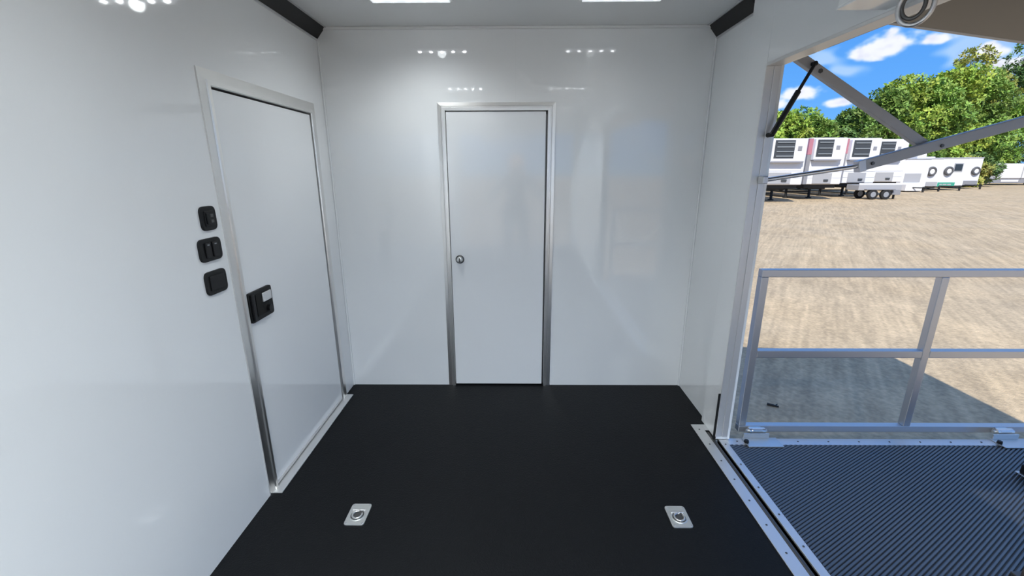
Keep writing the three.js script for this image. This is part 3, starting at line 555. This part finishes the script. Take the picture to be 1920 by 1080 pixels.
function tree(x, z, h, cw, base, tone, label, name = 'broadleaf_tree', count = 2600) {
  const t = thing(name, label, name === 'bush' ? 'bush' : 'tree', [x, GY, z], name === 'bush' ? 'bushes at the foot of the trees' : 'woodland trees behind the parked trailers');
  if (name !== 'bush') {
    const r = 0.012 * h + 0.1, tr = [cyl([0, 0, 0], [rr(-0.3, 0.3), h * 0.55, rr(-0.3, 0.3)], r * 1.2, r * 0.6, 8), cyl([0, h * 0.5, 0], [rr(-0.5, 0.5), h * 0.9, rr(-0.5, 0.5)], r * 0.6, r * 0.15, 8)];
    mesh('trunk', tr, 'bark', t);
    for (let i = 0; i < 4; i++) { const a = rr(0, 6.28), y = h * rr(0.35, 0.6); mesh('branch', cyl([0, y, 0], [Math.cos(a) * cw * 0.7, y + h * 0.18, Math.sin(a) * cw * 0.7], r * 0.35, r * 0.08, 6), 'bark', t); }
  }
  const lobes = []; const n = name === 'bush' ? 5 : 15;
  for (let i = 0; i < n; i++) { const k = rnd(), y = base + (h - base) * (0.12 + 0.76 * k), e = Math.sin(Math.PI * (0.18 + 0.72 * k)), a = rr(0, 6.28), d = cw * e * rr(0.25, 0.75); const s = cw * rr(0.32, 0.5); lobes.push([Math.cos(a) * d, y, Math.sin(a) * d, s, s * rr(0.65, 0.9)]); }
  lobes.push([0, h - cw * 0.38, 0, cw * 0.42, cw * 0.38]);
  const f = new THREE.InstancedMesh(leafGeo, M.leaf, count); f.name = 'foliage'; f.castShadow = f.receiveShadow = true; f.userData.kind = 'stuff';
  const m = new THREE.Matrix4(), q = new THREE.Quaternion(), e = new THREE.Euler(), c = new THREE.Color();
  const hue = lobes.map(() => rr(0.75, 1.25));
  for (let i = 0; i < count; i++) {
    const j = Math.floor(rnd() * lobes.length), L = lobes[j], u = rr(-1, 1), a = rr(0, 6.28), s = Math.sqrt(1 - u * u), k = 0.72 + 0.33 * Math.pow(rnd(), 0.6);
    e.set(rr(-1.1, 1.1), rr(0, 6.28), rr(-1.1, 1.1)); q.setFromEuler(e); const sc = rr(0.34, 0.62) * (name === 'bush' ? 0.7 : 1);
    m.compose(new THREE.Vector3(L[0] + L[3] * k * s * Math.cos(a), Math.max(0.05, L[1] + L[4] * k * u), L[2] + L[3] * k * s * Math.sin(a)), q, new THREE.Vector3(sc, sc, sc)); f.setMatrixAt(i, m);
    const b = hue[j] * rr(0.7, 1.3), yl = rr(0.85, 1.2); c.setRGB(tone[0] * b * yl, tone[1] * b, tone[2] * b); f.setColorAt(i, c);
  }
  t.add(f); return t;
}
const G1 = [0.27, 0.38, 0.05], G2 = [0.18, 0.30, 0.05], G3 = [0.11, 0.20, 0.05], G4 = [0.32, 0.34, 0.07];
const ord = ['first', 'second', 'third', 'fourth', 'fifth', 'sixth', 'seventh', 'eighth', 'ninth', 'tenth', 'eleventh', 'twelfth', 'thirteenth', 'fourteenth', 'fifteenth', 'sixteenth', 'seventeenth', 'eighteenth'];
const toneName = new Map([[G1, 'bright green'], [G2, 'mid green'], [G3, 'dark green'], [G4, 'yellow-green']]);
[ // x, z, height, crown radius, crown base, tone
  [31.0, -60, 7.6, 4.0, 0.8, G1], [34.2, -61, 9.2, 4.2, 0.8, G1], [38.0, -61, 9.3, 4.2, 0.8, G2], [41.0, -63, 8.6, 3.8, 0.6, G1], [43.6, -61, 9.4, 3.6, 0.8, G3],
  [46.0, -59, 11.8, 4.4, 1.0, G2], [49.5, -61, 13.2, 5.0, 1.0, G1], [53.0, -60, 12.8, 4.8, 1.0, G2], [57.0, -62, 14.4, 5.2, 1.0, G1], [63.6, -65, 15.3, 4.6, 1.0, G2],
  [66.5, -70, 19.0, 5.2, 1.2, G4], [74.0, -70, 19.6, 5.6, 1.0, G3], [57.5, -66, 9.6, 3.9, 0.6, G2], [67.5, -73, 11.0, 4.2, 0.6, G3], [70.5, -67, 11.5, 4.4, 0.8, G2], [80.0, -63, 14.5, 5, 0.8, G1], [88.0, -60, 15.5, 5.2, 0.8, G3]
].sort((a, b) => a[0] / -a[1] - b[0] / -b[1]).forEach(([x, z, h, cw, base, tone], i) => tree(x, z, h, cw, base, tone, `${toneName.get(tone)} tree about ${Math.round(h)} metres tall behind the trailers, ${ord[i]} from the left`));
[[49.5, -52, 2.6, 2.0, 0.1, G3, 'dark green bush behind the close row of small trailers'], [52.6, -53, 3.4, 2.2, 0.1, G4, 'yellowish bush between the row and the far right trailer'], [56.0, -55, 3.6, 2.4, 0.1, G3, 'dark bush just left of the far right trailer'], [63.5, -64, 4, 2.4, 0.1, G2, 'green bush rising behind the far right trailer nose']].forEach(([x, z, h, cw, b, tone, label]) => tree(x, z, h, cw, b, tone, label, 'bush', 900));
// ------------------------------------------------------------------ the photographer, mirrored faintly in the bulkhead
{
  const p = thing('person', 'person in dark clothes standing with elbows out, holding up a phone', 'person', [0.0, 0, 0.52]);
  const V = (x, y, z) => new THREE.Vector3(x, y, z);
  const seg = (A, B, ra, rb) => { const ab = B.clone().sub(A), l2 = ab.lengthSq(); return (q) => { const t = Math.min(1, Math.max(0, q.clone().sub(A).dot(ab) / l2)); return q.distanceTo(A.clone().addScaledVector(ab, t)) - (ra + (rb - ra) * t); }; };
  const field = (bones, k) => (q) => { let d = 9; for (const b of bones) { const e = b(q), h = Math.max(0, k - Math.abs(d - e)) / k; d = Math.min(d, e) - h * h * k * 0.25; } return d; };
  const march = (f, c, half, res) => {
    const mc = new MarchingCubes(res, M.skin, false, false, 120000); const s = res, q = V(0, 0, 0);
    for (let z = 0; z < s; z++) for (let y = 0; y < s; y++) for (let x = 0; x < s; x++) { q.set(c[0] + (x - s / 2) / (s / 2) * half, c[1] + (y - s / 2) / (s / 2) * half, c[2] + (z - s / 2) / (s / 2) * half); mc.field[x + y * s + z * s * s] = -f(q); }
    mc.isolation = 0; mc.update(); const n = mc.count, g = new THREE.BufferGeometry();
    g.setAttribute('position', new THREE.Float32BufferAttribute(mc.positionArray.slice(0, n * 3), 3)); g.scale(half, half, half).translate(...c); g.computeVertexNormals();
    g.setAttribute('uv', new THREE.Float32BufferAttribute(new Float32Array(n * 2), 2)); const m2 = mergeVertices(g.deleteAttribute('normal'), 1e-4); m2.computeVertexNormals(); return m2.toNonIndexed();
  };
  // body: trunk, arms to the wrists, legs (own axes: feet at y = 0, facing -z)
  const bones = [seg(V(0, 0.95, 0), V(0, 1.16, 0), 0.135, 0.125), seg(V(0, 1.16, 0), V(0, 1.38, 0.01), 0.13, 0.14), seg(V(-0.15, 1.40, 0.01), V(0.15, 1.40, 0.01), 0.075, 0.075), seg(V(0, 1.44, 0), V(0, 1.54, -0.02), 0.058, 0.054), seg(V(-0.09, 0.94, 0), V(0.09, 0.94, 0), 0.12, 0.12)];
  for (const s of [-1, 1]) bones.push(seg(V(s * 0.19, 1.40, 0.01), V(s * 0.34, 1.20, -0.12), 0.058, 0.046), seg(V(s * 0.34, 1.20, -0.12), V(s * 0.10, 1.47, -0.36), 0.044, 0.030),
    seg(V(s * 0.10, 0.92, 0), V(s * 0.12, 0.50, -0.01), 0.092, 0.060), seg(V(s * 0.12, 0.50, -0.01), V(s * 0.13, 0.09, 0.02), 0.058, 0.040), seg(V(s * 0.13, 0.05, 0.04), V(s * 0.15, 0.035, -0.16), 0.042, 0.034));
  mesh('body', march(field(bones, 0.07), [0, 0.80, 0], 0.84, 96), 'cloth_dark', p);
  // head with nose, brow, ears
  const hb = [seg(V(0, 1.68, 0.005), V(0, 1.66, -0.02), 0.092, 0.088), seg(V(0, 1.60, -0.035), V(0, 1.585, -0.055), 0.058, 0.042), seg(V(0, 1.645, -0.105), V(0, 1.618, -0.122), 0.010, 0.015), seg(V(-0.04, 1.672, -0.09), V(0.04, 1.672, -0.09), 0.016, 0.016), seg(V(-0.093, 1.64, 0), V(-0.096, 1.61, -0.01), 0.014, 0.010), seg(V(0.093, 1.64, 0), V(0.096, 1.61, -0.01), 0.014, 0.010), seg(V(-0.022, 1.587, -0.092), V(0.022, 1.587, -0.092), 0.008, 0.008), seg(V(0, 1.53, -0.01), V(0, 1.60, -0.01), 0.052, 0.055)];
  const head = mesh('head', march(field(hb, 0.03), [0, 1.64, -0.01], 0.16, 56), 'skin', p);
  for (const s of [-1, 1]) mesh('eye', new THREE.SphereGeometry(0.011, 12, 8).translate(s * 0.033, 1.648, -0.099), 'hair', head);
  mesh('hair', march(field([seg(V(0, 1.705, 0.02), V(0, 1.69, 0.0), 0.092, 0.088), seg(V(0, 1.66, 0.05), V(0, 1.62, 0.06), 0.07, 0.05)], 0.03), [0, 1.68, 0.02], 0.16, 40), 'hair', p);
  // hands closed on a phone held just behind the lens
  const hands = [];
  for (const s of [-1, 1]) { const w = V(s * 0.10, 1.47, -0.36); hands.push(seg(w, V(s * 0.088, 1.515, -0.42), 0.026, 0.030));
    for (let i = 0; i < 4; i++) { const y = 1.50 + i * 0.019, a = V(s * 0.092, y, -0.425), b = V(s * 0.090, y + 0.004, -0.462), c = V(s * (0.062 - 0.004 * i), y + 0.004, -0.470); hands.push(seg(a, b, 0.0095, 0.0085), seg(b, c, 0.0085, 0.007)); }
    const t0 = V(s * 0.08, 1.50, -0.415), t1 = V(s * 0.062, 1.53, -0.425), t2 = V(s * 0.05, 1.548, -0.432); hands.push(seg(t0, t1, 0.012, 0.010), seg(t1, t2, 0.010, 0.008)); }
  mesh('hands', march(field(hands, 0.012), [0, 1.51, -0.42], 0.14, 72), 'skin', p);
  const ph = thing('phone', 'black phone held up in both hands', 'phone', [0, 1.557, 0.074]);
  mesh('phone_case', box(-0.078, 0.078, -0.038, 0.038, -0.0045, 0.0045, 0.004), 'black_gloss', ph); mesh('phone_screen', box(-0.072, 0.072, -0.033, 0.033, 0.0045, 0.0052), 'window_dark', ph);
}

renderer.render(scene, camera);
